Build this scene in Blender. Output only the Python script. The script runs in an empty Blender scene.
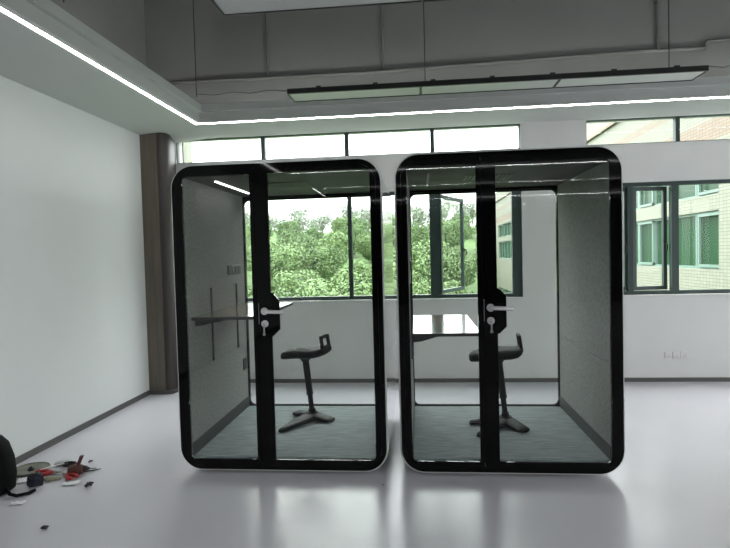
import bpy, bmesh, math, random
from mathutils import Vector, Matrix
random.seed(7)
C = bpy.context.scene.collection
PI = math.pi

# ------------------------------------------------------------------ camera
FPX = 545.0
cam_x, cam_y = 365.0, 274.0
ax_y = Vector((53, -20, FPX)).normalized()            # room depth axis seen by the camera
nrm = ax_y.cross(Vector((1, -.0256, 0))).normalized()
if nrm.y < 0: nrm = -nrm
ax_z = -nrm
ax_x = ax_y.cross(ax_z).normalized()
R = Matrix((ax_x, ax_y, ax_z))
EYE = 1.6
cam = bpy.data.cameras.new('camera'); cam_o = bpy.data.objects.new('camera', cam); C.objects.link(cam_o)
cam.sensor_width = 36; cam.lens = FPX / 730 * 36; cam.clip_end = 500; cam.clip_start = .05
mw = Matrix((( R[0][0], -R[0][1], -R[0][2], 0), (R[1][0], -R[1][1], -R[1][2], 0), (R[2][0], -R[2][1], -R[2][2], EYE), (0, 0, 0, 1)))
cam_o.matrix_world = mw
bpy.context.scene.camera = cam_o

# ------------------------------------------------------------------ materials
def nt(name):
    m = bpy.data.materials.new(name); m.use_nodes = True
    t = m.node_tree; return m, t, t.nodes, t.links, t.nodes['Principled BSDF']

def mat(name, col, rough=.5, metal=0, spec=.5, coat=0, noise=0, nscale=20, bump=0, bscale=60, emit=None, estr=0, stretch=None):
    m, t, n, l, p = nt(name)
    p.inputs['Base Color'].default_value = (*col, 1)
    p.inputs['Roughness'].default_value = rough
    p.inputs['Metallic'].default_value = metal
    p.inputs['Specular IOR Level'].default_value = spec
    p.inputs['Coat Weight'].default_value = coat
    p.inputs['Coat Roughness'].default_value = .08
    tc = n.new('ShaderNodeTexCoord')
    vec = tc.outputs['Object']
    if stretch:
        mp = n.new('ShaderNodeMapping'); mp.inputs['Scale'].default_value = stretch
        l.new(vec, mp.inputs['Vector']); vec = mp.outputs['Vector']
    if noise:
        x = n.new('ShaderNodeTexNoise'); x.inputs['Scale'].default_value = nscale; x.inputs['Detail'].default_value = 5
        l.new(vec, x.inputs['Vector'])
        r = n.new('ShaderNodeValToRGB')
        r.color_ramp.elements[0].position = .3; r.color_ramp.elements[1].position = .7
        r.color_ramp.elements[0].color = (*[c * (1 - noise) for c in col], 1)
        r.color_ramp.elements[1].color = (*[min(1, c * (1 + noise)) for c in col], 1)
        l.new(x.outputs['Fac'], r.inputs['Fac']); l.new(r.outputs['Color'], p.inputs['Base Color'])
    if bump:
        x = n.new('ShaderNodeTexNoise'); x.inputs['Scale'].default_value = bscale; x.inputs['Detail'].default_value = 4
        l.new(vec, x.inputs['Vector'])
        b = n.new('ShaderNodeBump'); b.inputs['Strength'].default_value = bump; b.inputs['Distance'].default_value = .01
        l.new(x.outputs['Fac'], b.inputs['Height']); l.new(b.outputs['Normal'], p.inputs['Normal'])
    if emit:
        p.inputs['Emission Color'].default_value = (*emit, 1); p.inputs['Emission Strength'].default_value = estr
    return m

def glass(name, tint, ior=1.5, gain=1.0):
    m, t, n, l, p = nt(name); n.remove(p)
    out = n['Material Output']
    tr = n.new('ShaderNodeBsdfTransparent'); tr.inputs['Color'].default_value = (*tint, 1)
    gl = n.new('ShaderNodeBsdfGlossy'); gl.inputs['Roughness'].default_value = 0.0
    fr = n.new('ShaderNodeFresnel'); fr.inputs['IOR'].default_value = ior
    ge = n.new('ShaderNodeNewGeometry')
    s = n.new('ShaderNodeMath'); s.operation = 'SUBTRACT'; s.inputs[0].default_value = 1; l.new(ge.outputs['Backfacing'], s.inputs[1])
    mu = n.new('ShaderNodeMath'); mu.operation = 'MULTIPLY'; l.new(fr.outputs['Fac'], mu.inputs[0]); l.new(s.outputs[0], mu.inputs[1])
    m2 = n.new('ShaderNodeMath'); m2.operation = 'MULTIPLY'; m2.use_clamp = True; l.new(mu.outputs[0], m2.inputs[0]); m2.inputs[1].default_value = gain
    mx = n.new('ShaderNodeMixShader'); l.new(m2.outputs[0], mx.inputs[0]); l.new(tr.outputs[0], mx.inputs[1]); l.new(gl.outputs[0], mx.inputs[2])
    l.new(mx.outputs[0], out.inputs['Surface'])
    return m

M = {}
M['wall'] = mat('wall_paint', (.66, .66, .65), .75, noise=.02, nscale=3)
M['wall_l'] = mat('wall_paint_left', (.69, .71, .70), .7, noise=.015, nscale=2)
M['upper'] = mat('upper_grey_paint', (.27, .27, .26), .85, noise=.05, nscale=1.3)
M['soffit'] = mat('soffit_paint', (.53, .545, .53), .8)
M['base'] = mat('baseboard_grey', (.085, .085, .08), .5)
M['black'] = mat('black_enamel', (.0015, .0015, .0017), .04, spec=.17)
M['black_matt'] = mat('black_powder_coat', (.012, .012, .013), .4)
M['shell'] = mat('white_lacquer', (.72, .76, .73), .15, coat=1)
M['pod_ceil'] = mat('pod_ceiling_grey', (.035, .035, .035), .6)
M['skirt'] = mat('pod_skirting', (.045, .047, .047), .5)
M['track'] = mat('slotted_track', (.03, .032, .032), .4, metal=.3)
M['chrome'] = mat('satin_chrome', (.80, .78, .79), .25, metal=.4)
M['slot'] = mat('slot_grey', (.16, .16, .16), .4)
M['winframe'] = mat('green_grey_aluminium', (.026, .05, .045), .45)
M['stool_p'] = mat('stool_plastic', (.008, .010, .0105), .7, spec=.2)
M['stool_m'] = mat('stool_metal', (.011, .014, .015), .6, spec=.3)
M['far'] = mat('dark_far_wall', (.10, .10, .105), .8)  # unseen wall, coloured dark so the black booth fronts mirror little light
M['led'] = mat('led_strip', (1, 1, 1), .5, emit=(1, 1, 1), estr=14)
M['pod_led'] = mat('pod_led', (1, 1, 1), .5, emit=(1, 1, 1), estr=4)
M['diffuser'] = mat('unlit_diffuser', (.62, .63, .62), .5)
M['pipe'] = mat('painted_conduit', (.20, .20, .19), .6)
M['wire'] = mat('dark_wire', (.03, .03, .03), .5)
M['socket'] = mat('white_socket', (.66, .65, .64), .4)
M['glass'] = glass('window_glass', (.985, .99, .985), gain=.35)
M['podglass'] = glass('pod_glass', (.952, .964, .954))
M['leaf_a'] = mat('leaves_mid', (.09, .15, .05), .6, noise=.35, nscale=.5)
M['leaf_b'] = mat('leaves_light', (.12, .19, .065), .6, noise=.3, nscale=.6)
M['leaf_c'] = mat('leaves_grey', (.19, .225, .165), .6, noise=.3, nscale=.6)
M['bark'] = mat('pale_bark', (.3, .28, .24), .8)
M['hill'] = mat('hill_green', (.06, .11, .03), .9, noise=.4, nscale=.2)
M['cloth_black'] = mat('black_nylon', (.003, .003, .0035), .8, spec=.15, bump=.2, bscale=80)
M['cloth_navy'] = mat('navy_cloth', (.006, .009, .018), .8, bump=.3, bscale=60)
M['red'] = mat('red_grip', (.40, .02, .02), .4)
M['brown'] = mat('reddish_brown_plastic', (.085, .026, .02), .5)
M['steel'] = mat('tool_steel', (.35, .35, .34), .35, metal=.8)
M['disc'] = mat('grey_green_disc', (.17, .185, .14), .45, metal=.3, noise=.3, nscale=12)
M['paper'] = mat('white_paper', (.75, .75, .76), .7)
M['khaki'] = mat('khaki_cloth', (.3, .28, .2), .9, bump=.5, bscale=50)
M['dark'] = mat('dark_scrap', (.03, .02, .025), .6)
M['bgreen'] = mat('light_green_frame', (.10, .165, .135), .4)
M['bpane'] = mat('green_pane', (.018, .05, .026), .25, spec=.15)
M['bdark'] = mat('roof_edge_brown', (.16, .13, .10), .7)
M['cream'] = mat('cream_render', (.25, .265, .215), .8)

# felt: fine speckle
def felt(name, col):
    m, t, n, l, p = nt(name)
    tc = n.new('ShaderNodeTexCoord')
    x = n.new('ShaderNodeTexNoise'); x.inputs['Scale'].default_value = 45; x.inputs['Detail'].default_value = 6; x.inputs['Roughness'].default_value = .8
    l.new(tc.outputs['Object'], x.inputs['Vector'])
    r = n.new('ShaderNodeValToRGB'); r.color_ramp.elements[0].position = .35; r.color_ramp.elements[1].position = .68
    r.color_ramp.elements[0].color = (*[c * .65 for c in col], 1); r.color_ramp.elements[1].color = (*[c * 1.3 for c in col], 1)
    l.new(x.outputs['Fac'], r.inputs['Fac']); l.new(r.outputs['Color'], p.inputs['Base Color'])
    p.inputs['Roughness'].default_value = .95; p.inputs['Specular IOR Level'].default_value = .15
    p.inputs['Sheen Weight'].default_value = .2
    return m
M['felt'] = felt('grey_felt', (.265, .27, .262))
# carpet with streaks across the pod
def carpet():
    m, t, n, l, p = nt('streaked_carpet')
    tc = n.new('ShaderNodeTexCoord'); mp = n.new('ShaderNodeMapping'); mp.inputs['Scale'].default_value = (5, 90, 1)
    l.new(tc.outputs['Object'], mp.inputs['Vector'])
    x = n.new('ShaderNodeTexNoise'); x.inputs['Scale'].default_value = 1; x.inputs['Detail'].default_value = 6; x.inputs['Roughness'].default_value = .7
    l.new(mp.outputs['Vector'], x.inputs['Vector'])
    r = n.new('ShaderNodeValToRGB'); r.color_ramp.elements[0].position = .32; r.color_ramp.elements[1].position = .7
    r.color_ramp.elements[0].color = (.15, .178, .186, 1); r.color_ramp.elements[1].color = (.44, .50, .51, 1)
    l.new(x.outputs['Fac'], r.inputs['Fac']); l.new(r.outputs['Color'], p.inputs['Base Color'])
    p.inputs['Roughness'].default_value = .8; p.inputs['Specular IOR Level'].default_value = .3
    return m
M['carpet'] = carpet()
def wood(name, a, b, rough, sc, spec=.5, coat=0):
    m, t, n, l, p = nt(name)
    tc = n.new('ShaderNodeTexCoord'); mp = n.new('ShaderNodeMapping'); mp.inputs['Scale'].default_value = sc
    l.new(tc.outputs['Object'], mp.inputs['Vector'])
    x = n.new('ShaderNodeTexNoise'); x.inputs['Scale'].default_value = 1; x.inputs['Detail'].default_value = 5; x.inputs['Distortion'].default_value = .6
    l.new(mp.outputs['Vector'], x.inputs['Vector'])
    r = n.new('ShaderNodeValToRGB'); r.color_ramp.elements[0].position = .3; r.color_ramp.elements[1].position = .7
    r.color_ramp.elements[0].color = (*a, 1); r.color_ramp.elements[1].color = (*b, 1)
    l.new(x.outputs['Fac'], r.inputs['Fac']); l.new(r.outputs['Color'], p.inputs['Base Color'])
    p.inputs['Roughness'].default_value = rough; p.inputs['Specular IOR Level'].default_value = spec; p.inputs['Coat Weight'].default_value = coat
    return m
M['desk'] = wood('desk_laminate', (.30, .225, .155), (.42, .33, .24), .17, (25, 3, 3), spec=.6, coat=.4)
M['column'] = wood('brown_column_laminate', (.10, .082, .062), (.15, .125, .095), .42, (30, 30, 1.5))
M['column_s'] = mat('dark_bronze_panel', (.05, .043, .04), .5, metal=.3)
# floor
def floor_mat():
    m, t, n, l, p = nt('grey_epoxy')
    tc = n.new('ShaderNodeTexCoord')
    x = n.new('ShaderNodeTexNoise'); x.inputs['Scale'].default_value = .7; x.inputs['Detail'].default_value = 4
    l.new(tc.outputs['Object'], x.inputs['Vector'])
    r = n.new('ShaderNodeValToRGB'); r.color_ramp.elements[0].position = .3; r.color_ramp.elements[1].position = .7
    r.color_ramp.elements[0].color = (.59, .58, .63, 1); r.color_ramp.elements[1].color = (.64, .63, .67, 1)
    l.new(x.outputs['Fac'], r.inputs['Fac']); l.new(r.outputs['Color'], p.inputs['Base Color'])
    p.inputs['Roughness'].default_value = .27; p.inputs['Specular IOR Level'].default_value = .55
    y = n.new('ShaderNodeTexNoise'); y.inputs['Scale'].default_value = 14; y.inputs['Detail'].default_value = 3
    l.new(tc.outputs['Object'], y.inputs['Vector'])
    b = n.new('ShaderNodeBump'); b.inputs['Strength'].default_value = .06; b.inputs['Distance'].default_value = .01
    l.new(y.outputs['Fac'], b.inputs['Height']); l.new(b.outputs['Normal'], p.inputs['Normal'])
    return m
M['floor'] = floor_mat()
# brick tile facade: uses (y, z) of the object
def facade():
    m, t, n, l, p = nt('cream_tile_facade')
    tc = n.new('ShaderNodeTexCoord'); se = n.new('ShaderNodeSeparateXYZ'); cb = n.new('ShaderNodeCombineXYZ')
    l.new(tc.outputs['Object'], se.inputs[0]); l.new(se.outputs['Y'], cb.inputs['X']); l.new(se.outputs['Z'], cb.inputs['Y'])
    b = n.new('ShaderNodeTexBrick'); b.offset = 0.0
    b.inputs['Scale'].default_value = 1; b.inputs['Brick Width'].default_value = .17; b.inputs['Row Height'].default_value = .09
    b.inputs['Mortar Size'].default_value = .008; b.inputs['Mortar Smooth'].default_value = .3
    l.new(cb.outputs[0], b.inputs['Vector'])
    b.inputs['Color1'].default_value = (.185, .192, .15, 1); b.inputs['Color2'].default_value = (.155, .165, .125, 1)
    b.inputs['Mortar'].default_value = (.07, .08, .06, 1)
    # pink courses high on the wall
    r = n.new('ShaderNodeValToRGB'); cr = r.color_ramp
    mr = n.new('ShaderNodeMapRange'); mr.inputs['From Min'].default_value = 4; mr.inputs['From Max'].default_value = 8
    l.new(se.outputs['Z'], mr.inputs['Value']); l.new(mr.outputs[0], r.inputs['Fac'])
    cr.interpolation = 'CONSTANT'
    cr.elements[0].color = (0, 0, 0, 1); cr.elements[0].position = 0
    cr.elements[1].color = (1, 1, 1, 1); cr.elements[1].position = .12
    e = cr.elements.new(.26); e.color = (0, 0, 0, 1)
    e = cr.elements.new(.40); e.color = (.8, .8, .8, 1)
    e = cr.elements.new(.47); e.color = (0, 0, 0, 1)
    mx = n.new('ShaderNodeMix'); mx.data_type = 'RGBA'; mx.blend_type = 'MULTIPLY'
    l.new(r.outputs['Color'], mx.inputs['Factor']); l.new(b.outputs['Color'], mx.inputs['A']); mx.inputs['B'].default_value = (1, .72, .68, 1)
    l.new(mx.outputs['Result'], p.inputs['Base Color'])
    p.inputs['Roughness'].default_value = .6
    return m
M['facade'] = facade()

# ------------------------------------------------------------------ mesh helpers
class MB:
    def __init__(s): s.bm = bmesh.new()
    def box(s, x0, y0, z0, x1, y1, z1, bev=0, seg=2):
        b = bmesh.new(); bmesh.ops.create_cube(b, size=1)
        for v in b.verts: v.co = Vector(((x0 + x1) / 2 + v.co.x * (x1 - x0), (y0 + y1) / 2 + v.co.y * (y1 - y0), (z0 + z1) / 2 + v.co.z * (z1 - z0)))
        if bev: bmesh.ops.bevel(b, geom=b.edges[:], offset=bev, segments=seg, affect='EDGES', profile=.5)
        return s.merge(b)
    def merge(s, b, mtx=None):
        if mtx is not None: bmesh.ops.transform(b, matrix=mtx, verts=b.verts)
        me = bpy.data.meshes.new('tmp'); b.to_mesh(me); b.free(); s.bm.from_mesh(me); bpy.data.meshes.remove(me); return s
    def cyl(s, a, b_, r, r2=None, n=16):
        a = Vector(a); b_ = Vector(b_); d = b_ - a
        b = bmesh.new(); bmesh.ops.create_cone(b, cap_ends=True, segments=n, radius1=r, radius2=r if r2 is None else r2, depth=d.length)
        q = Vector((0, 0, 1)).rotation_difference(d.normalized()).to_matrix().to_4x4()
        return s.merge(b, Matrix.Translation((a + b_) / 2) @ q)
    def tube(s, pts, r, n=10):
        pts = [Vector(p) for p in pts]; rings = []
        up = Vector((0, 0, 1))
        for i, p in enumerate(pts):
            d = (pts[min(i + 1, len(pts) - 1)] - pts[max(i - 1, 0)]).normalized()
            u = d.cross(up)
            if u.length < .05: u = d.cross(Vector((0, 1, 0)))
            u.normalize(); w = u.cross(d).normalized()
            rr = r[i] if isinstance(r, (list, tuple)) else r
            rings.append([s.bm.verts.new(p + u * math.cos(2 * PI * k / n) * rr + w * math.sin(2 * PI * k / n) * rr) for k in range(n)])
        for a, b in zip(rings, rings[1:]):
            for k in range(n): s.bm.faces.new((a[k], a[(k + 1) % n], b[(k + 1) % n], b[k]))
        s.bm.faces.new(rings[0][::-1]); s.bm.faces.new(rings[-1]); return s
    def prism(s, poly, axis, a, b):                       # polygon in the other two axes, extruded along axis
        def P(u, v, t): return {'x': (t, u, v), 'y': (u, t, v), 'z': (u, v, t)}[axis]
        A = [s.bm.verts.new(P(u, v, a)) for u, v in poly]; B = [s.bm.verts.new(P(u, v, b)) for u, v in poly]
        n = len(poly); s.bm.faces.new(A); s.bm.faces.new(B[::-1])
        for k in range(n): s.bm.faces.new((A[k], B[k], B[(k + 1) % n], A[(k + 1) % n]))
        return s
    def ring(s, o, i, y0, y1):                            # o, i: outlines (same count) in x-z
        n = len(o)
        V = [[s.bm.verts.new((p[0], y, p[1])) for p in L] for L, y in ((o, y0), (i, y0), (i, y1), (o, y1))]
        for a in range(4):
            A, B = V[a], V[(a + 1) % 4]
            for k in range(n): s.bm.faces.new((A[k], A[(k + 1) % n], B[(k + 1) % n], B[k]))
        return s
    def loft(s, sections, n=20):                          # sections: (centre, half_u, half_v, u axis, v axis), power
        rings = []
        for c, hu, hv, u, v, pw in sections:
            L = []
            for k in range(n):
                t = 2 * PI * k / n; cu, sv = math.cos(t), math.sin(t)
                L.append(s.bm.verts.new(Vector(c) + Vector(u) * hu * math.copysign(abs(cu) ** pw, cu) + Vector(v) * hv * math.copysign(abs(sv) ** pw, sv)))
            rings.append(L)
        for a, b in zip(rings, rings[1:]):
            for k in range(n): s.bm.faces.new((a[k], a[(k + 1) % n], b[(k + 1) % n], b[k]))
        s.bm.faces.new(rings[0][::-1]); s.bm.faces.new(rings[-1]); return s
    def build(s, name, m, parent=None, smooth=False, loc=None, rot=None):
        bmesh.ops.recalc_face_normals(s.bm, faces=s.bm.faces[:])
        me = bpy.data.meshes.new(name); s.bm.to_mesh(me); s.bm.free()
        me.materials.append(M[m] if isinstance(m, str) else m)
        if smooth:
            for p in me.polygons: p.use_smooth = True
            me.set_sharp_from_angle(angle=math.radians(38))
        o = bpy.data.objects.new(name, me); C.objects.link(o)
        if parent: o.parent = parent
        if loc: o.location = loc
        if rot: o.rotation_euler = rot
        return o

def rr(x0, z0, x1, z1, r, n=8):
    pts = []
    for cx, cz, a in ((x1 - r, z0 + r, -PI / 2), (x1 - r, z1 - r, 0), (x0 + r, z1 - r, PI / 2), (x0 + r, z0 + r, PI)):
        for k in range(n + 1):
            t = a + PI / 2 * k / n; pts.append((cx + r * math.cos(t), cz + r * math.sin(t)))
    return pts

def thing(name, label, cat, loc=(0, 0, 0), rz=0, group=None):
    o = bpy.data.objects.new(name, None); o.empty_display_size = .1; C.objects.link(o)
    o.location = loc; o.rotation_euler = (0, 0, rz); o['label'] = label; o['category'] = cat
    if group: o['group'] = group
    return o
def tag(o, label, cat, group=None, kind=None):
    o['label'] = label; o['category'] = cat
    if group: o['group'] = group
    if kind: o['kind'] = kind
    return o
def struct(o, label=None, cat=None):
    o['kind'] = 'structure'
    if label: o['label'] = label
    if cat: o['category'] = cat
    return o

# ------------------------------------------------------------------ room shell
XL, XR, YB, YF = -3.24, 9.0, 6.785, -9.5
SOF, TOP = 3.15, 4.95
TH = .2
def cells(u0, u1, z0, z1, holes, put):
    us = sorted({u0, u1, *[h[0] for h in holes], *[h[1] for h in holes]}); zs = sorted({z0, z1, *[h[2] for h in holes], *[h[3] for h in holes]})
    for a, b in zip(us, us[1:]):
        run = None
        for c, d in zip(zs, zs[1:]):
            mid = ((a + b) / 2, (c + d) / 2)
            if any(h[0] < mid[0] < h[1] and h[2] < mid[1] < h[3] for h in holes):
                if run: put(a, b, *run)
                run = None
            else: run = (run[0] if run else c, d)
        if run: put(a, b, *run)
WL, WLR = -3.07, 1.265        # left window group
RL, RR_ = 2.03, 8.27         # right window group
ZT0, ZT1 = 2.84, 3.145       # transom strip
ZW0, ZW1 = 1.045, 2.385      # main windows
holes = [(WL, WLR, ZT0, ZT1), (WL, WLR, ZW0, ZW1), (RL, RR_, ZT0, ZT1), (RL, RR_, ZW0, ZW1)]
b = MB(); cells(XL - TH, XR + TH, 0, TOP, holes, lambda a, c, d, e: b.box(a, YB, d, c, YB + TH, e))
struct(b.build('wall_back', 'wall'), 'white back wall pierced by two rows of windows', 'wall')
b = MB(); b.box(XL - TH, YF - TH, 0, XL, YB, TOP); struct(b.build('wall_left', 'wall_l'), 'plain white wall on the left of the room', 'wall')
rh = [(-8.2, -4.2, .9, ZT1), (-3.2, .4, .9, ZT1), (.9, 6.2, .9, ZT1)]  # rearmost opening added to brighten the floor near the camera
b = MB(); cells(YF, YB, 0, TOP, rh, lambda a, c, d, e: b.box(XR, a, d, XR + TH, c, e)); struct(b.build('wall_right', 'wall'))
b = MB(); b.box(XL - TH, YF - TH, 0, XR + TH, YF, TOP); struct(b.build('wall_front', 'far'))
b = MB(); b.box(XL - TH, YF - TH, -.15, XR + TH, YB + TH, 0); struct(b.build('floor', 'floor'), 'glossy pale grey epoxy floor', 'floor')
# dropped ceiling border with two raised trays, and the grey slab above
SL = 3.088
trays = [(-2.5, 8.2, -2.25, 6.09), (-2.5, 8.2, -7.8, -4.65)]
b = MB(); 
b.prism([(XL, SL), (-2.5, SOF), (-2.5, SOF + .04), (XL, SOF + .04)], 'y', YF, YB)
cells(-2.5, XR, YF, YB, trays, lambda a, c, d, e: b.box(a, d, SOF, c, e, SOF + .04)); struct(b.build('ceiling', 'soffit'), 'pale dropped ceiling border around a raised tray', 'ceiling')
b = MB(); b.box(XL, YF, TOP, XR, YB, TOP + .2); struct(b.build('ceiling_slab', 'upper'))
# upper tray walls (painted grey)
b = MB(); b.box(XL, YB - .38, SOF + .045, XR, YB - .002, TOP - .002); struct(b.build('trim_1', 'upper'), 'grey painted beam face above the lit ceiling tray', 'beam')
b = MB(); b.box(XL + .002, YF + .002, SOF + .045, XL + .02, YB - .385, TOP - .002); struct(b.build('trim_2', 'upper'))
# tray lips with a recessed light line at their foot
n = 3
for x0, x1, y0, y1 in trays:
    o = [(x0, y0), (x1, y0), (x1, y1), (x0, y1)]
    b = MB()
    def lip(ox, iz0, iz1, w):
        a, bb = ox, ox + w
        b.box(x0 + a, y0 + a, iz0, x0 + bb, y1 - a, iz1); b.box(x1 - bb, y0 + a, iz0, x1 - a, y1 - a, iz1)
        b.box(x0 + bb, y0 + a, iz0, x1 - bb, y0 + bb, iz1); b.box(x0 + bb, y1 - bb, iz0, x1 - bb, y1 - a, iz1)
    lip(.03, SOF + .002, SOF + .10, .045); lip(.055, SOF + .11, SOF + .19, .06)
    lip(0.019, SOF + .10, SOF + .14, .056)
    struct(b.build('trim_%d' % n, 'soffit')); n += 1
    b = MB()
    g = .011
    b.box(x0, y0, SOF - .003, x0 + g, y1, SOF + .04); b.box(x1 - g, y0, SOF - .003, x1, y1, SOF + .04)
    b.box(x0 + g, y0, SOF - .003, x1 - g, y0 + g, SOF + .04); b.box(x0 + g, y1 - g, SOF - .003, x1 - g, y1, SOF + .04)
    tag(b.build('light_strip', 'led'), 'glowing white light line around the tray over the glass booths' if y1 > 0 else 'glowing white light line behind, mirrored in the booth glass', 'light')
# baseboards
b = MB(); b.box(XL + .012, YB - .012, 0, XR, YB, .048); struct(b.build('baseboard_back', 'base'))
b = MB(); b.box(XL, YF, 0, XL + .012, YB - .012, .055); struct(b.build('baseboard_left', 'base'))
# brown clad column in the left corner
b = MB(); b.prism([(XL, 6.2), (-3.035, 6.2), (-3.035, 6.25), (XL, 6.25)], 'z', .05, SOF); c0 = b.build('trim_9', 'column'); struct(c0, 'brown wood-clad corner column by the windows', 'column')
b = MB(); b.prism([(XL, 6.252), (-3.03, 6.252), (-3.03, 6.2), (-3.01, 6.205), (-2.985, 6.22), (-2.955, 6.26), (-2.945, 6.32), (-2.955, 6.40), (-3.075, YB), (XL, YB)], 'z', .05, SOF)
b.build('side_panel', 'column_s', c0, smooth=True)['label'] = 'dark rounded metal side panel'
b = MB(); b.prism([(XL, 6.19), (-3.05, 6.19), (-2.98, 6.21), (-2.945, 6.25), (-2.935, 6.32), (-2.945, 6.40), (-3.065, YB), (XL, YB)], 'z', .001, .05); b.build('plinth', 'base', c0)
# window units ------------------------------------------------------
YW = YB + .03
def frame_bars(b, xs, z0, z1, w, y0=YW, y1=YW + .06, closed=True):
    for i, x in enumerate(xs): b.box(x - w / 2, y0, z0, x + w / 2, y1, z1)
def window(idx, x0, x1, z0, z1, mull, panes, w=.035, label=None, mw=.05):
    root = thing('window_%d' % idx, label, 'window', ((x0 + x1) / 2, YW + .03, z0)); root['kind'] = 'structure'
    lx = -(x0 + x1) / 2; ly = -(YW + .03); lz = -z0
    b = MB(); b.box(x0, YW, z0, x1, YW + .06, z0 + w); b.box(x0, YW, z1 - w, x1, YW + .06, z1)
    b.box(x0, YW, z0 + w, x0 + w, YW + .06, z1 - w); b.box(x1 - w, YW, z0 + w, x1, YW + .06, z1 - w)
    b.build('window_frame', 'winframe', root).location = (lx, ly, lz)
    for x in mull:
        xm, ww = x if isinstance(x, tuple) else (x, mw)
        b = MB(); b.box(xm - ww / 2, YW - .005, z0 + w, xm + ww / 2, YW + .065, z1 - w); b.build('mullion', 'winframe', root).location = (lx, ly, lz)
    for a, c in panes:
        b = MB(); b.box(a, YW + .026, z0 + w, c, YW + .032, z1 - w); b.build('pane', 'glass', root).location = (lx, ly, lz)
    return root
window(1, WL, WLR, ZT0, ZT1, [-1.93, -.86, .205], [(-3.05, -1.955), (-1.905, -.885), (-.835, .18), (.23, 1.245)], .012, 'strip of high windows over the two booths')
rm = [3.08, 4.12, 5.16, 6.20, 7.24]
def spans(x0, x1, ms, w, mw): 
    e = [x0 + w] + [v for m_ in ms for v in (m_ - mw / 2, m_ + mw / 2)] + [x1 - w]; return list(zip(e[::2], e[1::2]))
window(2, RL, RR_, ZT0, ZT1, rm, spans(RL, RR_, rm, .012, .05), .012, 'strip of high windows to the right of the booths')
w3 = window(3, WL, WLR, ZW0, ZW1, [-1.93, -.845, (.21, .12), (1.185, .07)], [(-3.05, -1.955), (-1.905, -.87), (-.82, .15)], .045, 'wide main window with a wooded hill behind the booths')
w4 = window(4, RL, RR_, ZW0, ZW1, [(2.535, .06), (3.045, .08), 4.12, 5.16, 6.20, 7.24], spans(3.085, RR_, [4.12, 5.16, 6.20, 7.24], .045, .05), .045, 'main window right of the booths facing the tiled building')
def sash(root, hx, wid, ang, z0, z1, handle=True, fr=.045, flip=1):
    # hinged on its left stile, swinging outward
    wx, wy, wz = root.location
    s = MB(); s.box(0, -.02, 0, fr, .02, z1 - z0); s.box(wid - fr, -.02, 0, wid, .02, z1 - z0); s.box(fr, -.02, 0, wid - fr, .02, fr); s.box(fr, -.02, z1 - z0 - fr, wid - fr, .02, z1 - z0)
    o = s.build('sash', 'winframe', root); o.location = (hx - wx, YW + .045 - wy, z0 - wz); o.rotation_euler = (0, 0, ang)
    g = MB(); g.box(fr, -.004, fr, wid - fr, .004, z1 - z0 - fr); g.build('sash_pane', 'glass', o)
    if handle:
        h = MB(); zc = (z1 - z0) * .44; h.box(wid - .035, -.032, zc - .03, wid - .01, -.02, zc + .03, .003); h.box(wid - .03, -.055, zc - .005, wid - .015, -.032, zc + .01); h.box(wid - .032, -.06, zc - .075, wid - .014, -.048, zc + .012, .003)
        h.build('sash_handle', 'black_matt', o)
    return o
sash(w3, .27, .86, math.radians(66), ZW0 + .05, ZW1 - .05)
sash(w4, RL + .05, .44, 0, ZW0 + .05, ZW1 - .05)
sash(w4, 2.57, .43, math.radians(10), ZW0 + .05, ZW1 - .05)
# sill ledge
for i, (a, c) in enumerate(((WL, WLR), (RL, RR_))):
    b = MB(); b.box(a - .03, YB - .02, ZW0 - .022, c + .03, YB + .03, ZW0 - .002, .003); struct(b.build('trim_%d' % (10 + i), 'wall'))
# right-hand wall windows (out of frame, added to bring in daylight from that side)
for i, (a, c, d, e) in enumerate(rh):
    root = thing('window_%d' % (5 + i), 'unseen tall side window in the right wall, added for daylight', 'window', (XR + .1, (a + c) / 2, d)); root['kind'] = 'structure'
    b = MB(); h = (c - a) / 2; zz = e - d
    b.box(-.03, -h, 0, .03, -h + .05, zz); b.box(-.03, h - .05, 0, .03, h, zz); b.box(-.03, -h + .05, 0, .03, h - .05, .05); b.box(-.03, -h + .05, zz - .05, .03, h - .05, zz)
    for k in (-h / 3, h / 3): b.box(-.03, k - .025, .05, .03, k + .025, zz - .05)
    b.build('window_frame', 'winframe', root)

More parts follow.
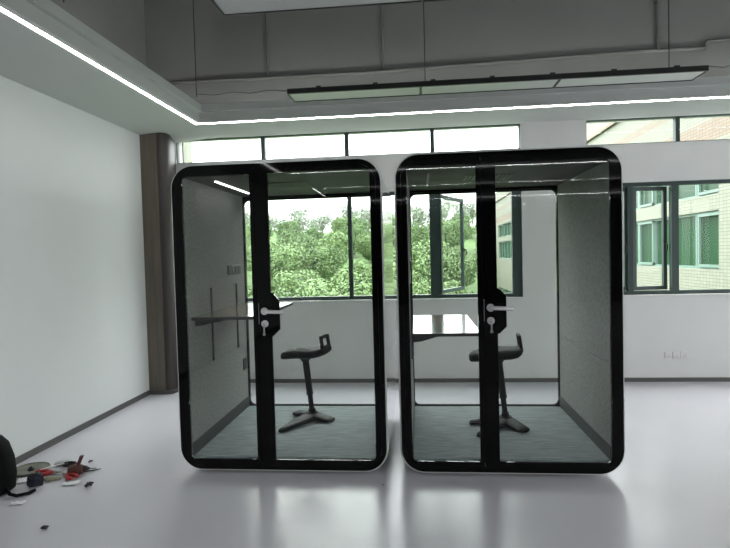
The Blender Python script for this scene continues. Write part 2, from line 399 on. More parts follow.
# ------------------------------------------------------------------ booths
def shift(pts, dx, dz=0): return [(x + dx, z + dz) for x, z in pts]
def make_pod(px, label, W, s0, s1, s2, desk_z, name='office_booth', warp=0, Z1=2.30, led='pod_led'):
    """local x 0..W, y 0..D (front at 0), z from the floor. s0..s1 fixed stile, s1..s2 door stile"""
    D = 1.44; Z0 = .022
    root = thing(name, label, 'booth', (px + W / 2, 3.9, 0), 0, 'glass-fronted office booths')
    off = -W / 2
    def B(mb, nm, m, par=None, **k):
        o = mb.build(nm, m, par or root, **k)
        if par is None: o.location = (off, 0, 0)
        return o
    # outer shell
    b = MB(); b.ring(rr(0, Z0, W, Z1, .175, 10), rr(.07, Z0 + .07, W - .07, Z1 - .07, .02, 10), .004, D); B(b, 'shell', 'shell', smooth=True)['label'] = 'glossy white outer shell with rounded corners'
    # black front frame
    e = .012
    b = MB(); b.ring(rr(e, Z0 + e, W - e, Z1 - e, .163, 10), rr(.046, Z0 + .046, W - .046, Z1 - .046, .129, 10), -.012, .003); B(b, 'front_frame', 'black', smooth=True)
    i0, i1 = .088, W - .088; zi0, zi1 = Z0 + .088, Z1 - .088
    # fixed side panel
    g = .0015
    def half(xa, xb, ia, ib, left):
        """leaf outline with the rounded corner on its outer side only"""
        n = 8; r = .1285
        o = []; i = []
        def corner(cx, cz, a, rad, L):
            for k in range(n + 1):
                t = a + PI / 2 * k / n; L.append((cx + rad * math.cos(t), cz + rad * math.sin(t)))
        for L, x0, x1, z0, z1, R_, q in ((o, xa, xb, Z0 + .047, Z1 - .047, r, .001), (i, ia, ib, zi0, zi1, .04, .012)):
            rl, rg = (R_, q) if left else (q, R_)
            corner(x1 - rg, z0 + rg, -PI / 2, rg, L); corner(x1 - rg, z1 - rg, 0, rg, L)
            corner(x0 + rl, z1 - rl, PI / 2, rl, L); corner(x0 + rl, z0 + rl, PI, rl, L)
        return o, i
    o_, i_ = half(.047, s1 - g, i0, s0, True)
    b = MB(); b.ring(o_, i_, -.012, .0035); fx = B(b, 'fixed_panel', 'black')
    b = MB(); b.box(.0705, .004, Z0 + .0705, s1 - g, .014, Z1 - .0705); B(b, 'fixed_glass', 'podglass', fx)
    o_, i_ = half(s1 + g, W - .047, s2, i1, False)
    b = MB(); b.ring(o_, i_, -.012, .0035); dr = B(b, 'door', 'black')
    # door glass; the left booth's pane bows a little towards the lock side
    b = MB(); nx, nz = (24, 2)
    X0, X1, A0, A1 = s1 + g, W - .0705, Z0 + .0705, Z1 - .0705
    def gy(u): return .0045 + warp * (math.exp(-((u) / .22)) * .012)
    for y_add, flip in ((0, 0), (.01, 1)):
        vs = [[b.bm.verts.new((X0 + (X1 - X0) * k / nx, gy(k / nx) + y_add + warp * .003 * (1 - j / nz), A0 + (A1 - A0) * j / nz)) for k in range(nx + 1)] for j in range(nz + 1)]
        for j in range(nz):
            for k in range(nx): b.bm.faces.new((vs[j][k], vs[j][k + 1], vs[j + 1][k + 1], vs[j + 1][k]))
        if not flip: first = vs
    for k in range(nx):
        for j in (0, nz): b.bm.faces.new((first[j][k], first[j][k + 1], vs[j][k + 1], vs[j][k]))
    for j in range(nz):
        for k in (0, nx): b.bm.faces.new((first[j][k], first[j + 1][k], vs[j + 1][k], vs[j][k]))
    B(b, 'door_glass', 'podglass', dr, smooth=True)
    b = MB(); b.box(s0 + .006, .0148, Z0 + .0705, s2 - .006, .036, Z1 - .0705); B(b, 'door_post', 'black_matt')
    # lock plate swelling out of the stile, handle, cylinder, key
    b = MB(); b.prism([(s2 - .005, 1.025), (s2 + .01, 1.025), (s2 + .062, 1.075), (s2 + .062, 1.29), (s2 + .01, 1.345), (s2 - .005, 1.345)], 'y', -.0125, .0036); B(b, 'lock_plate', 'black', dr)
    hx = s2 - .048
    b = MB(); b.cyl((hx, -.012, 1.21), (hx, -.022, 1.21), .027, n=24); b.cyl((hx, -.022, 1.21), (hx, -.055, 1.21), .012)
    b.tube([(hx, -.05, 1.21), (hx + .01, -.06, 1.21), (hx + .03, -.064, 1.211), (hx + .115, -.062, 1.207), (hx + .145, -.055, 1.204)], [.012, .013, .015, .014, .012], 12)
    B(b, 'lever_handle', 'chrome', dr, smooth=True)['label'] = 'chrome lever handle'
    b = MB(); b.cyl((hx, -.012, 1.118), (hx, -.020, 1.118), .026, n=24); b.cyl((hx, -.02, 1.118), (hx, -.027, 1.118), .011); B(b, 'lock_cylinder', 'chrome', dr, smooth=True)
    b = MB(); b.box(hx - .002, -.045, 1.110, hx + .002, -.027, 1.125); b.box(hx - .005, -.047, 1.055, hx + .007, -.043, 1.122, .002); b.cyl((hx + .001, -.048, 1.045), (hx + .001, -.043, 1.045), .011)
    B(b, 'key', 'steel', dr)['label'] = 'key left hanging in the lock'
    b = MB(); b.box(s1 + .008, -.0135, 1.115, s1 + .013, -.012, 1.27); B(b, 'pull_slot', 'slot', dr)
    # interior: felt sides, carpet, ceiling
    fl, ce = .118, 2.21
    for nm, xa, xb in (('felt_wall', .072, .088), ('felt_wall', W - .088, W - .072)):
        b = MB(); b.box(xa , .022, fl, xb, D - .05, .80); b.box(xa, .022, .803, xb, D - .05, ce); B(b, nm, 'felt')['label'] = 'grey speckled felt side wall'
    for xa, xb in ((.0881, .094), (W - .094, W - .0881)):
        b = MB(); b.box(xa , .022, fl + .001, xb, D - .05, fl + .10); B(b, 'skirting', 'skirt')
    b = MB(); b.box(.072, .022, Z0 + .0705, W - .072, D - .05, fl); B(b, 'carpet_floor', 'carpet')['label'] = 'grey-green streaked carpet floor'
    b = MB(); b.box(.0885, .022, ce - .0005, W - .0885, D - .05, Z1 - .071); ceo = B(b, 'inner_ceiling', 'pod_ceil')
    b = MB()
    for k in range(12): b.box(.55 + k * .032, .45, ce - .008, .562 + k * .032, .75, ce - .001)
    B(b, 'vent_grille', 'track', ceo)
    b = MB(); b.box(.243, .25, ce - .008, .259, 1.09, ce - .001); B(b, 'light_strip', led, ceo)
    # back frame + glass
    b = MB(); b.ring(rr(.07, Z0 + .07, W - .07, Z1 - .07, .02, 8), rr(.098, fl + .008, W - .098, ce - .04, .05, 8), D - .045, D - .002); bf = B(b, 'back_frame', 'black')
    b = MB(); b.box(.09, D - .03, fl + .0, W - .09, D - .02, ce - .03); B(b, 'back_glass', 'podglass', bf)
    # wall tracks, sockets, desk on the left wall
    for yy in (.49, 1.12):
        b = MB(); b.box(.088, yy - .012, .755, .098, yy + .012, 1.365)
        B(b, 'wall_track', 'track')
    b = MB(); b.box(.088, .90, 1.455, .097, 1.25, 1.54, .002); sp = B(b, 'socket_panel', 'track')
    b = MB()
    for k in range(4): b.box(.0971, .915 + k * .085, 1.465, .1, .985 + k * .085, 1.53)
    B(b, 'socket', 'skirt', sp)
    b = MB(); b.box(.088, 1.25, .51, .097, 1.34, .62, .002); B(b, 'socket_box', 'track')
    dz = desk_z
    b = MB(); b.box(.10, .06, dz - .022, .60, 1.26, dz, .003); dk = B(b, 'desk', 'desk')
    dk['label'] = 'wall-mounted desk top with a glossy surface'
    b = MB(); b.box(.098, .057, dz - .024, .602, .0598, dz - .001); b.box(.6005, .06, dz - .024, .603, 1.26, dz - .001); B(b, 'edge_band', 'track', dk)
    for yy in (.49, 1.12):
        b = MB(); b.prism([(.10, dz - .09), (.14, dz - .088), (.42, dz - .03), (.42, dz - .0225), (.10, dz - .0225)], 'y', yy - .014, yy + .014); B(b, 'desk_bracket', 'track', dk)
    b = MB(); b.prism([(.10, dz - .075), (.17, dz - .068), (.30, dz - .03), (.30, dz - .0225), (.10, dz - .0225)], 'y', .12, .14); B(b, 'desk_bracket', 'track', dk)
    # feet
    for fx_, fy in ((.14, .16), (W - .20, .16), (.14, D - .16), (W - .20, D - .16)):
        b = MB(); b.cyl((fx_, fy, 0.0), (fx_, fy, .012), .035, n=20); b.cyl((fx_, fy, .012), (fx_, fy, Z0 + .004), .014); B(b, 'foot', 'black_matt')
    return root
make_pod(-1.813, 'glass-fronted rounded booth on the left, nearer the brown column', 1.568, .600, .632, .735, 1.165, warp=1)
make_pod(-.158, 'glass-fronted rounded booth on the right, nearer the wall socket', 1.562, .570, .602, .705, 1.022, Z1=2.312, led='slot')

# ------------------------------------------------------------------ stools
def make_stool(x, y, rz, arms, label, sx=-.03):
    z0 = .119
    root = thing('perching_stool', label, 'stool', (x, y, z0), 0, 'perching stools inside the booths')
    # foot arms
    for k, (dx, dy, w0, w1) in enumerate(arms):
        L = math.hypot(dx, dy); d = Vector((dx / L, dy / L, 0)); u = Vector((-d.y, d.x, 0))
        secs = []
        for t, hw, top in ((0, .065, .062), (.2, .066, .060), (.5, w0 * 1.3, .048), (.8, w1 * 1.35, .038), (.95, w1 * 1.25, .032), (1, w1 * .8, .02)):
            secs.append((d * L * t + Vector((0, 0, top / 2)), hw, top / 2, u, (0, 0, 1), .75))
        b = MB(); b.loft(secs, 16); b.build('foot_arm', 'stool_m', root, smooth=True)
    b = MB(); b.cyl((0, 0, .0), (0, 0, .066), .075, .05, 20); b.cyl((0, 0, .060), (-.002, 0, .10), .034, .03, 20); b.build('base_hub', 'stool_m', root, smooth=True)
    tx = Vector((-.05, 0, .56))
    def P(t): return Vector((0, 0, .06)).lerp(tx, t)
    b = MB(); b.cyl(P(0), P(.62), .023, n=20); b.cyl(P(.34), P(1), .030, n=20); b.cyl(P(.33), P(.36), .033, n=20); b.build('column', 'stool_m', root, smooth=True)
    b = MB(); b.cyl(tx + Vector((0, 0, -.03)), tx + Vector((0, 0, .03)), .035, .07, 20); b.build('seat_mount', 'stool_m', root, smooth=True)
    # saddle seat: x runs nose (-) to back (+)
    prof = [(-.245, .03, .563, .020), (-.232, .085, .565, .034), (-.19, .12, .575, .042), (-.12, .15, .592, .046), (-.04, .17, .600, .046), (.04, .18, .602, .045), (.10, .18, .604, .043), (.15, .165, .61, .038), (.185, .13, .625, .030), (.20, .09, .64, .018)]
    b = MB(); b.loft([((px_, 0, zc), hw, th, (0, 1, 0), (0, 0, 1), .7) for px_, hw, zc, th in prof], 28)
    st = b.build('seat', 'stool_p', root, smooth=True); st.rotation_euler = (0, 0, rz); st.location = (sx, 0, .012)
    # loop handle at the back of the seat
    out = rr(-.08, .62, .08, .765, .02, 4); inn = rr(-.055, .67, .055, .738, .012, 4)
    b = MB(); b.ring(out, inn, -.012, .012)
    h = b.build('loop_handle', 'stool_p', st)
    h.matrix_local = Matrix.Translation((.19, 0, 0)) @ Matrix.Rotation(PI / 2, 4, 'Z') @ Matrix.Translation((0, 0, .64)) @ Matrix.Rotation(math.radians(-8), 4, 'X') @ Matrix.Translation((0, 0, -.64))
    return root
make_stool(-.995, 4.87, math.radians(-16), [(-.20, -.40, .042, .026), (.20, -.10, .05, .045), (-.19, .15, .05, .04)], 'black perching stool with a back loop in the left booth')
make_stool(.72, 4.75, math.radians(-3), [(.12, -.24, .05, .045), (-.31, -.02, .035, .022), (-.27, -.36, .035, .022)], 'black perching stool half hidden by the door post of the right booth', sx=-.055)

# ------------------------------------------------------------------ pendants
def pendant(y0, label, cable):
    x0, x1, z = -1.074, 2.31, 2.985; wd = .26
    root = thing('linear_pendant', label, 'lamp', (x0, y0, z), 0, 'long unlit pendant lamps')
    L = x1 - x0; n = 3
    b = MB(); b.box(0, 0, 0, L, .022, .042); b.box(0, wd - .008, 0, L, wd, .03); b.box(0, .022, 0, .01, wd - .008, .03); b.box(L - .01, .022, 0, L, wd - .008, .03)
    b.box(.01, .022, .02, L - .01, wd - .008, .03)
    for k in (1, 2): b.box(L * k / 3 - .008, .022, 0, L * k / 3 + .008, wd - .008, .019)
    b.build('housing', 'black_matt', root)
    for k in range(3):
        b = MB(); b.box(L * k / 3 + .011, .023, .006, L * (k + 1) / 3 - .011, wd - .009, .018); b.build('diffuser', 'diffuser', root)
    for k in range(7):
        b = MB(); b.box(.25 + k * .48, .002, .043, .29 + k * .48, .03, .055); b.build('bracket', 'black_matt', root)
    for wx in (1.165, 3.09):
        b = MB(); b.cyl((wx, .01, .043), (wx, .01, TOP - z), .004, n=8); b.build('suspension_wire', 'wire', root)
    if cable:
        pts = [(-.80 + .80 * k / 12, .012, .035 + .008 * math.cos(k * 1.3)) for k in range(13)]
        b = MB(); b.tube(pts, .0035, 6); b.cyl((-.80, .012, .02), (-.80, .012, TOP - z), .0045, n=8); b.build('power_cable', 'wire', root)
        pts = [(L + .0 + .7 * k / 12, .012, .03 + .008 * math.cos(k * 1.7)) for k in range(13)]
        b = MB(); b.tube(pts, .003, 6); b.build('power_cable', 'wire', root)
pendant(4.587, 'long slim black-edged lamp hung in front of the booths, its whole length in view', True)
pendant(2.81, 'slim black-edged lamp hung nearest, cut off by the top of the photo', True)

# ------------------------------------------------------------------ conduits on the upper beam face
YP = YB - .38
def on_plane(x, y, Y=YP - .02):
    d = R @ Vector((x - cam_x, y - cam_y, FPX)); d *= Y / d.y; return Vector((d.x, d.y, d.z + EYE))
pts = [on_plane(*p) for p in ((150, 84), (365, 72.5), (500, 62), (650, 50.5), (706, 48))]
b = MB(); b.tube(pts, .02, 10); e = pts[-1]; b.tube([e + Vector((-.01, 0, 0)), e + Vector((0, 0, .06)), e + Vector((.02, 0, .075)), e + Vector((4.0, 0, .12))], .014, 8)
cd = b.build('conduit_pipe', 'pipe', smooth=True); tag(cd, 'thin painted pipe running along the grey beam above the tray', 'pipe')
for px_, py in ((268, 78), (383, 71), (658, 50)):
    p = on_plane(px_, py); r_ = .012 if px_ < 600 else .022
    b = MB(); b.cyl(p, (p.x, p.y, TOP - .003), r_, n=10); b.cyl((p.x, p.y, p.z + .1), (p.x, p.y, p.z + .13), r_ * 1.5, n=10); b.cyl((p.x, p.y, p.z + .5), (p.x, p.y, p.z + .53), r_ * 1.5, n=10)
    b.build('riser', 'pipe', cd, smooth=True)

# wall socket low on the back wall
s = on_plane(676, 355, YB)
root = thing('wall_socket', 'small white double wall socket low on the back wall', 'socket', (s.x, YB, s.z - .045))
for k, dx in enumerate((-.13, -.04, .05)):
    b = MB(); b.box(dx, -.012, .0 + .004 * k, dx + .083, -.0005, .084 + .004 * k, .003); b.build('socket_plate', 'socket', root)
    b = MB()
    for ox, oz in ((.028, .05), (.055, .05), (.025, .028), (.041, .024), (.058, .028)): b.box(dx + ox - .003, -.0125, oz - .006, dx + ox + .003, -.0118, oz + .006)
    b.build('socket_slot', 'slot', root)

# ------------------------------------------------------------------ bag, tools and scraps on the floor
root = thing('backpack', 'black backpack standing on the floor against the left wall', 'bag', (-3.03, 3.50, 0), math.radians(8))
secs = []
for z, hx_, hy in ((.0, .12, .09), (.02, .155, .115), (.12, .165, .125), (.24, .155, .12), (.34, .125, .10), (.39, .085, .07), (.405, .04, .03)):
    secs.append(((0, 0, z), hx_, hy, (1, 0, 0), (0, 1, 0), .75))
b = MB(); b.loft(secs, 28); b.build('bag_body', 'cloth_black', root, smooth=True)
b = MB(); b.loft([((0, -.10, z), hx_, .045, (1, 0, 0), (0, 1, 0), .75) for z, hx_ in ((.01, .09), (.03, .115), (.18, .11), (.21, .08))], 20); b.build('front_pocket', 'cloth_black', root, smooth=True)
b = MB(); b.tube([(-.03, .02, .39), (-.03, .02, .43), (0, .02, .445), (.03, .02, .43), (.03, .02, .39)], .007, 8); b.build('carry_loop', 'cloth_black', root, smooth=True)
b = MB(); b.tube([(.13, -.04, .06), (.19, -.09, .02), (.24, -.10, .013), (.30, -.07, .014), (.32, -.02, .015)], .012, 8); b.build('strap', 'cloth_black', root, smooth=True)

def floor_pt(x, y): 
    d = R @ Vector((x - cam_x, y - cam_y, FPX)); d *= -EYE / d.z; return Vector((d.x, d.y, 0))
# round disc
p = floor_pt(31, 471)
root = thing('round_disc', 'flat round grey-green disc lying beside the backpack', 'disc', (p.x, p.y, 0.0))
b = MB()
prof = [(.0, .004), (.012, .004), (.05, .010), (.10, .012), (.125, .016), (.13, .022), (.133, .014), (.128, .004), (.06, .0), (0, .0)]
n_ = 40; ringv = []
for r_, z in prof:
    ringv.append([b.bm.verts.new((r_ * math.cos(2 * PI * k / n_), r_ * math.sin(2 * PI * k / n_), z + .001)) for k in range(n_)] if r_ > 0 else [b.bm.verts.new((0, 0, z + .001))])
for a, c in zip(ringv, ringv[1:]):
    for k in range(n_):
        if len(a) == 1: b.bm.faces.new((a[0], c[k], c[(k + 1) % n_]))
        elif len(c) == 1: b.bm.faces.new((a[k], a[(k + 1) % n_], c[0]))
        else: b.bm.faces.new((a[k], a[(k + 1) % n_], c[(k + 1) % n_], c[k]))
b.build('disc_plate', 'disc', root, smooth=True)
b = MB(); b.cyl((0, 0, .005), (0, 0, .022), .022, n=20); b.cyl((0, 0, .022), (0, 0, .034), .010, n=12); b.build('hub', 'dark', root)
# crumpled cloth lumps
def lump(name, m, px_, py, sx, sy, sz, label, cat, seed, rz=0):
    r = random.Random(seed); bm = bmesh.new(); bmesh.ops.create_icosphere(bm, subdivisions=3, radius=1)
    from mathutils import noise
    for v in bm.verts:
        k = 1 + .35 * noise.noise(v.co * 1.7 + Vector((seed, 0, 0))) + .14 * noise.noise(v.co * 5 + Vector((0, seed, 0)))
        v.co = Vector((v.co.x * sx * k, v.co.y * sy * k, max(-.55, v.co.z) * sz * k))
    z = min(v.co.z for v in bm.verts)
    for v in bm.verts: v.co.z -= z
    b = MB(); b.bm.free(); b.bm = bm
    p = floor_pt(px_, py); o = b.build(name, m, smooth=True, loc=(p.x, p.y, .001), rot=(0, 0, rz)); tag(o, label, cat); return o
lump('cloth_pouch', 'cloth_navy', 35, 485, .062, .05, .05, 'crumpled dark navy pouch in front of the round disc', 'pouch', 3)
lump('work_glove', 'khaki', 52, 480, .055, .03, .016, 'crumpled khaki glove-like cloth below the red tools', 'cloth', 9, .3)
# red handled pliers
def pliers(px_, py, rz, label, L=.17, m='red', spread=.5, z=.016):
    p = floor_pt(px_, py)
    root = thing('pliers', label, 'pliers', (p.x, p.y, 0), rz)
    for s_ in (-1, 1):
        b = MB(); b.tube([(0, 0, z), (-.03, s_ * .012 * spread * 2, z), (-.08, s_ * .03 * spread * 2, z), (-L + .04, s_ * .028 * spread * 2, z), (-L + .02, s_ * .02 * spread * 2, z)], [.008, .012, .015, .015, .010], 10); b.build('grip', m, root, smooth=True)
        b = MB(); b.loft([((0, s_ * .004, z), .010, .009, (0, 1, 0), (0, 0, 1), .8), ((.03, s_ * .006, z), .009, .008, (0, 1, 0), (0, 0, 1), .8), ((.065, s_ * .003, z), .004, .004, (0, 1, 0), (0, 0, 1), .8)], 12); b.build('jaw', 'steel', root, smooth=True)
    b = MB(); b.cyl((0, 0, .001), (0, 0, z + .012), .013, n=16); b.build('pivot', 'steel', root)
pliers(55, 474, math.radians(12), 'red-handled pliers lying open beside the round disc', spread=.55)
pliers(66, 476, math.radians(150), 'red-handled pliers lying crosswise beside the dark drill', L=.15, spread=.45)
# cordless drill on its side
p = floor_pt(78, 474)
root = thing('power_drill', 'reddish-brown drill standing among the tools, handle raised', 'drill', (p.x, p.y, 0), math.radians(15))
b = MB(); b.loft([((x_, 0, .035), h_, h_ * .95, (0, 1, 0), (0, 0, 1), .85) for x_, h_ in ((-.07, .020), (-.06, .034), (-.02, .040), (.02, .038), (.04, .030))], 18); b.build('drill_body', 'brown', root, smooth=True)
b = MB(); b.cyl((.04, 0, .038), (.065, 0, .038), .024, .02, 16); b.cyl((.065, 0, .038), (.085, 0, .036), .016, .008, 16); b.cyl((.085, 0, .036), (.13, .01, .03), .003, n=8); b.build('chuck', 'dark', root, smooth=True)
b = MB(); b.loft([((0 + .03 * t, .0 + .01 * t, .06 + .075 * t), .014 + .003 * abs(t - .5), .017, (1, 0, 0), (0, 1, 0), .85) for t in (0, .3, .6, 1)], 14); b.build('drill_handle', 'brown', root, smooth=True)
# dark cable coil and small box around the drill
p = floor_pt(66, 469)
b = MB(); b.tube([(.05 * math.cos(t) * (1 + .1 * math.sin(t * .7)), .035 * math.sin(t), .008 + .0012 * t) for t in [k * .35 for k in range(54)]], .0055, 6)
o = b.build('cable_coil', 'dark', smooth=True, loc=(p.x, p.y + .05, 0)); tag(o, 'dark coiled cord behind the red-handled pliers', 'cord')
p = floor_pt(51, 471)
b = MB(); b.tube([(-.05, -.05, .028), (.06, .07, .034)], .006, 8); o = b.build('white_rod', 'paper', smooth=True, loc=(p.x, p.y, 0)); tag(o, 'short white rod leaning across the red tools', 'rod')
p = floor_pt(62, 465)
b = MB(); b.box(-.05, -.03, .001, .05, .03, .026, .005); o = b.build('parts_box', 'steel', loc=(p.x, p.y, 0), rot=(0, 0, .4)); tag(o, 'small grey metal box at the back of the tool heap', 'box')
p = floor_pt(90, 472)
b = MB(); b.tube([(-.06, 0, .007), (.02, .005, .009), (.07, .03, .007)], [.007, .006, .003], 8); o = b.build('screwdriver', 'dark', smooth=True, loc=(p.x, p.y, 0), rot=(0, 0, .3)); tag(o, 'dark slim screwdriver right of the drill', 'screwdriver')
def sheet(px_, py, w, h, rz, label, m='paper', nm='paper_scrap'):
    p = floor_pt(px_, py); b = MB(); nx = 6
    top = []; 
    for j in range(2):
        top.append([[b.bm.verts.new((-w / 2 + w * k / nx, -h / 2 + h * i / 2, .003 + .007 * abs(math.sin(k * 1.3 + i)) + j * .001)) for k in range(nx + 1)] for i in range(3)])
    for L in top:
        for i in range(2):
            for k in range(nx): b.bm.faces.new((L[i][k], L[i][k + 1], L[i + 1][k + 1], L[i + 1][k]))
    for i in (0, 2):
        for k in range(nx): b.bm.faces.new((top[0][i][k], top[0][i][k + 1], top[1][i][k + 1], top[1][i][k]))
    for i in range(2):
        for k in (0, nx): b.bm.faces.new((top[0][i][k], top[0][i + 1][k], top[1][i + 1][k], top[1][i][k]))
    o = b.build(nm, m, loc=(p.x, p.y, 0), rot=(0, 0, rz)); tag(o, label, 'paper'); return o
sheet(71, 484, .11, .07, .3, 'white paper scrap right in front of the red tools')
sheet(24, 481, .08, .10, .5, 'white wrapper between the backpack and the navy pouch')
sheet(18, 504, .09, .05, .3, 'small white paper strip alone on the floor below the backpack')
def scrap(px_, py, sz, label, seed):
    r = random.Random(seed); p = floor_pt(px_, py); b = MB()
    for k in range(3):
        a = r.uniform(0, 2 * PI); d = Vector((math.cos(a), math.sin(a), .15)) * sz
        c = Vector((r.uniform(-.3, .3) * sz, r.uniform(-.3, .3) * sz, sz * .25))
        b.tube([c - d * .5, c + Vector((0, 0, sz * .2)), c + d * .5], [sz * .16, sz * .22, sz * .1], 6)
    z = min(v.co.z for v in b.bm.verts)
    for v in b.bm.verts: v.co.z -= z
    o = b.build('debris_scrap', 'dark', loc=(p.x, p.y, .0005)); tag(o, label, 'debris')
scrap(88, 486, .05, 'dark twisted scrap just right of the white paper scrap', 1)
scrap(44, 529, .035, 'dark curled scrap alone at the bottom left of the floor', 2)
scrap(383, 485, .010, 'tiny black crumb on the floor before the left booth', 3)
scrap(91, 462, .025, 'tiny dark scrap behind the drill', 4)

# ------------------------------------------------------------------ outside: tiled building, pier, hill, trees
XB = 8.0
root = thing('tiled_building', 'cream tiled building with green ribbon windows outside on the right', 'building', (XB, 30, 0))
b = MB(); ff = []
bays = [(15.42, 22.4), (24.5, 31.0), (33.5, 40.0), (47.4, 55.3)]
rows = [(-3.6, -1.9), (.97, 2.58), (3.02, 4.2)]
hs = [(a, c, d, e) for a, c in bays for d, e in rows]
cells(10.5, 58, -9, 6.6, hs, lambda a, c, d, e: b.box(0, a - 30, d, .5, c - 30, e))
b.build('facade_wall', 'facade', root)
b = MB(); b.box(.5, -19.5, -9, 9, 28, 6.6); b.build('building_core', 'cream', root)
b = MB(); b.box(-.12, -19.7, 6.6, 9.2, 28.2, 6.72); b.build('eave', 'bdark', root)
b = MB(); b.box(-.05, -19.6, 6.72, 9.1, 28.1, 7.55); b.build('parapet', 'facade', root)
for a, c in bays:
    for d, e in rows:
        nn = 5; st = (c - a) / nn
        fo = MB(); fo.box(.10, a - 30, d, .17, c - 30, d + .07); fo.box(.10, a - 30, e - .07, .17, c - 30, e)
        for k in range(nn + 1): yy = min(max(a + k * st, a + .04), c - .04) - 30; fo.box(.10, yy - .04, d + .07, .17, yy + .04, e - .07)
        f = fo.build('window', 'bgreen', root)
        g = MB(); g.box(.18, a - 30, d, .2, c - 30, e); g.build('pane', 'bpane', f)
        yy = a - 30
        for q in (0, 3):
            s_ = MB(); s_.box(.04, yy + q * st, d + .05, .10, yy + q * st + .08, e - .05); s_.box(.04, yy + q * st + st * .8, d + .05, .10, yy + q * st + st * .8 + .08, e - .05); s_.box(.04, yy + q * st, d + .05, .10, yy + q * st + st * .8, d + .13); s_.box(.04, yy + q * st, e - .13, .10, yy + q * st + st * .8, e - .05)
            s_.build('casement', 'bgreen', f)
# cream pier outside the first window
b = MB(); b.box(-4.1, 7.6, -9, -3.36, 7.85, 3.9); b.box(-3.358, 7.66, -9, -3.33, 7.8, 3.9); b.box(-3.329, 7.62, -9, -3.275, 7.8, 3.9); struct(b.build('wall_exterior', 'cream'), 'cream outside pier at the far left window', 'wall')

# terrain
def ground(x, y):
    t = max(0, min(1, (y - 30) / 95)); t = t * t * (3 - 2 * t)
    ridge = 8.3 - .055 * (x + 25) + 1.2 * math.sin(x * .09 + .5)
    return -6.5 + (ridge + 6.5) * t - max(0, y - 125) * .12
b = MB(); nx, ny = 46, 36; gv = [[b.bm.verts.new((-140 + 260 * i / nx, 9.5 + 190 * j / ny, ground(-140 + 260 * i / nx, 9.5 + 190 * j / ny))) for i in range(nx + 1)] for j in range(ny + 1)]
for j in range(ny):
    for i in range(nx): b.bm.faces.new((gv[j][i], gv[j][i + 1], gv[j + 1][i + 1], gv[j + 1][i]))
struct(b.build('hillside', 'hill', smooth=True), 'green hillside outside the windows', 'hill')
# tree meshes: leaf cards on lumpy crowns, with a trunk
def tree_mesh(name, seed, leafm, nblob, nleaf, sparse, leaf):
    r = random.Random(seed); bm = bmesh.new()
    blobs = [(Vector((0, 0, 3.6)), 1.5)]
    for k in range(nblob):
        a = r.uniform(0, 2 * PI); q = r.uniform(.4, 1.5); z = r.uniform(2.2, 4.9)
        blobs.append((Vector((q * math.cos(a), q * math.sin(a), z)), r.uniform(.55, 1.0) * (1.15 - .12 * abs(z - 3.2))))
    def leaf_card(p, nrm_, s):
        u = nrm_.cross(Vector((r.uniform(-1, 1), r.uniform(-1, 1), r.uniform(-1, 1)))).normalized(); w = nrm_.cross(u)
        bend = nrm_ * s * .25
        vs = [bm.verts.new(p - u * s), bm.verts.new(p - w * s * .55 + bend), bm.verts.new(p + u * s), bm.verts.new(p + w * s * .55 + bend)]
        bm.faces.new(vs)
    for c, rad in blobs:
        for k in range(int(nleaf * rad * rad)):
            d = Vector((r.gauss(0, 1), r.gauss(0, 1), r.gauss(0, 1) + .25)).normalized()
            p = c + d * rad * (r.uniform(.72, 1.08) if not sparse else r.uniform(.3, 1.15))
            nn = (d + Vector((r.uniform(-.7, .7), r.uniform(-.7, .7), r.uniform(-.2, .9)))).normalized()
            leaf_card(p, nn, leaf * r.uniform(.6, 1.3))
    nl = len(bm.faces)
    b = MB(); b.bm.free(); b.bm = bm
    b.tube([(0, 0, -1.5), (.05, 0, 1), (.15, .05, 2.4), (.1, .1, 3.8)], [.17, .14, .11, .04], 7)
    for k in range(4):
        c = blobs[1 + k][0]; b.tube([(.1, .03, 2.0), Vector((.1, .03, 2.0)).lerp(c, .5) + Vector((0, 0, .1)), c], [.08, .05, .02], 5)
    me = bpy.data.meshes.new(name); bm.to_mesh(me); bm.free()
    me.materials.append(M[leafm]); me.materials.append(M['bark'])
    for i, p in enumerate(me.polygons): p.material_index = 0 if i < nl else 1
    return me
kinds = {'broad': [tree_mesh('tree_broad', s_, m_, 13, 430, False, .125) for s_, m_ in ((1, 'leaf_a'), (2, 'leaf_b'), (5, 'leaf_a'))],
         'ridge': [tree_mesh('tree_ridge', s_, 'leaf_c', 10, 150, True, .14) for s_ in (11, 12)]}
rt = random.Random(5)
def plant(x, y, s_, kind, label, group, lift=0):
    if y > 76: lift = -1.3
    me = rt.choice(kinds[kind]); o = bpy.data.objects.new('tree', me); C.objects.link(o)
    o.location = (x, y, ground(x, y) + lift); o.rotation_euler = (0, 0, rt.uniform(0, 6.28)); o.scale = (s_, s_, s_ * rt.uniform(.85, 1.1))
    tag(o, label, 'tree', group)
for row, (y, step, s0, kind) in enumerate(((34, 3.2, 1.0, 'broad'), (42, 3.2, 1.0, 'broad'), (50, 3.4, .98, 'broad'), (59, 3.6, 1.0, 'broad'), (69, 3.8, 1.0, 'broad'), (80, 4.0, 1.05, 'broad'), (92, 4.2, 1.05, 'broad'), (105, 4.4, 1.2, 'ridge'), (117, 3.8, 1.2, 'ridge'))):
    xa, xb = -.42 * y, .17 * y
    if row < 2: xb = min(xb, 7.0)
    x = xa
    while x < xb:
        xx = x + rt.uniform(-.25, .25) * step; yy = y + rt.uniform(-3, 3)
        if not (xx > 5.5 and yy < 60):
            plant(xx, yy, s0 * rt.uniform(.8, 1.25), kind,
              'pale sparse tree on the ridge line of the wooded hill outside' if kind == 'ridge' else 'leafy green tree on the wooded slope outside the window',
              'ridge trees outside' if kind == 'ridge' else 'slope trees outside')
        x += step

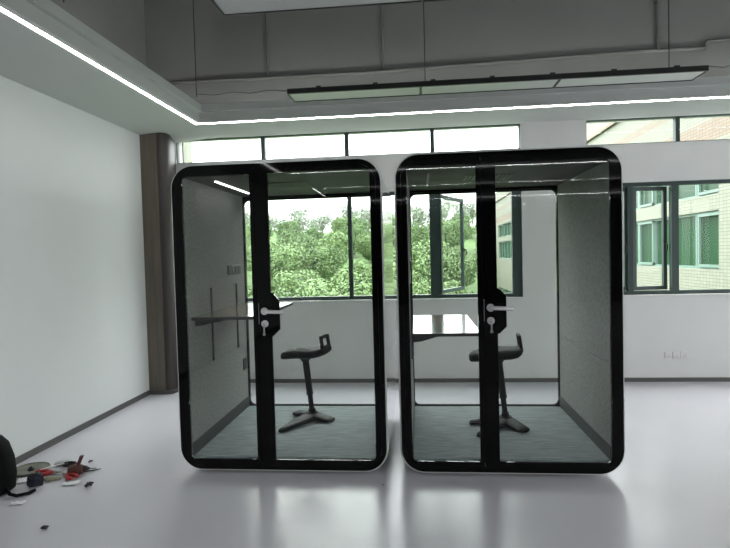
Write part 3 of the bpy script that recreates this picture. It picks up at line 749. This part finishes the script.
# ------------------------------------------------------------------ light
w = bpy.data.worlds.new('sky'); bpy.context.scene.world = w; w.use_nodes = True
t = w.node_tree; n, l = t.nodes, t.links; bg = n['Background']
tc = n.new('ShaderNodeTexCoord'); no = n.new('ShaderNodeTexNoise'); no.inputs['Scale'].default_value = 2.2; no.inputs['Detail'].default_value = 4
l.new(tc.outputs['Generated'], no.inputs['Vector'])
r = n.new('ShaderNodeValToRGB'); r.color_ramp.elements[0].position = .3; r.color_ramp.elements[1].position = .75
r.color_ramp.elements[0].color = (.87, .95, .98, 1); r.color_ramp.elements[1].color = (1, 1, .97, 1)
l.new(no.outputs['Fac'], r.inputs['Fac']); l.new(r.outputs['Color'], bg.inputs['Color'])
se = n.new('ShaderNodeSeparateXYZ'); l.new(tc.outputs['Generated'], se.inputs[0])
cr = n.new('ShaderNodeValToRGB'); mr = n.new('ShaderNodeMapRange'); mr.inputs['From Min'].default_value = -1; mr.inputs['From Max'].default_value = 1
l.new(se.outputs['Z'], mr.inputs['Value']); l.new(mr.outputs[0], cr.inputs['Fac'])
cr.color_ramp.elements[0].position = .46; cr.color_ramp.elements[0].color = (.12, .12, .12, 1)
cr.color_ramp.elements[1].position = 1; cr.color_ramp.elements[1].color = (1, 1, 1, 1)
e = cr.color_ramp.elements.new(.5); e.color = (.45, .45, .45, 1)
st = n.new('ShaderNodeMath'); st.operation = 'MULTIPLY'; st.inputs[1].default_value = 6.5; l.new(cr.outputs['Color'], st.inputs[0]); l.new(st.outputs[0], bg.inputs['Strength'])
def portal(loc, rot, sx, sy):
    L = bpy.data.lights.new('window_portal', 'AREA'); L.shape = 'RECTANGLE'; L.size = sx; L.size_y = sy; L.cycles.is_portal = True
    o = bpy.data.objects.new('window_portal', L); C.objects.link(o); o.location = loc; o.rotation_euler = rot
for a, c, d, e in holes: portal(((a + c) / 2, YB + TH + .02, (d + e) / 2), (-PI / 2, 0, 0), c - a, e - d)
for a, c, d, e in rh: portal((XR + TH + .02, (a + c) / 2, (d + e) / 2), (0, PI / 2, 0), e - d, c - a)

sc = bpy.context.scene
sc.view_settings.view_transform = 'Standard'; sc.view_settings.look = 'None'; sc.view_settings.gamma = 1; sc.view_settings.use_curve_mapping = False
sc.view_settings.exposure = 1.0
sc.cycles.max_bounces = 14; sc.cycles.diffuse_bounces = 7; sc.cycles.transparent_max_bounces = 24; sc.cycles.glossy_bounces = 6
sc.cycles.sample_clamp_indirect = 8; sc.cycles.caustics_reflective = False; sc.cycles.caustics_refractive = False
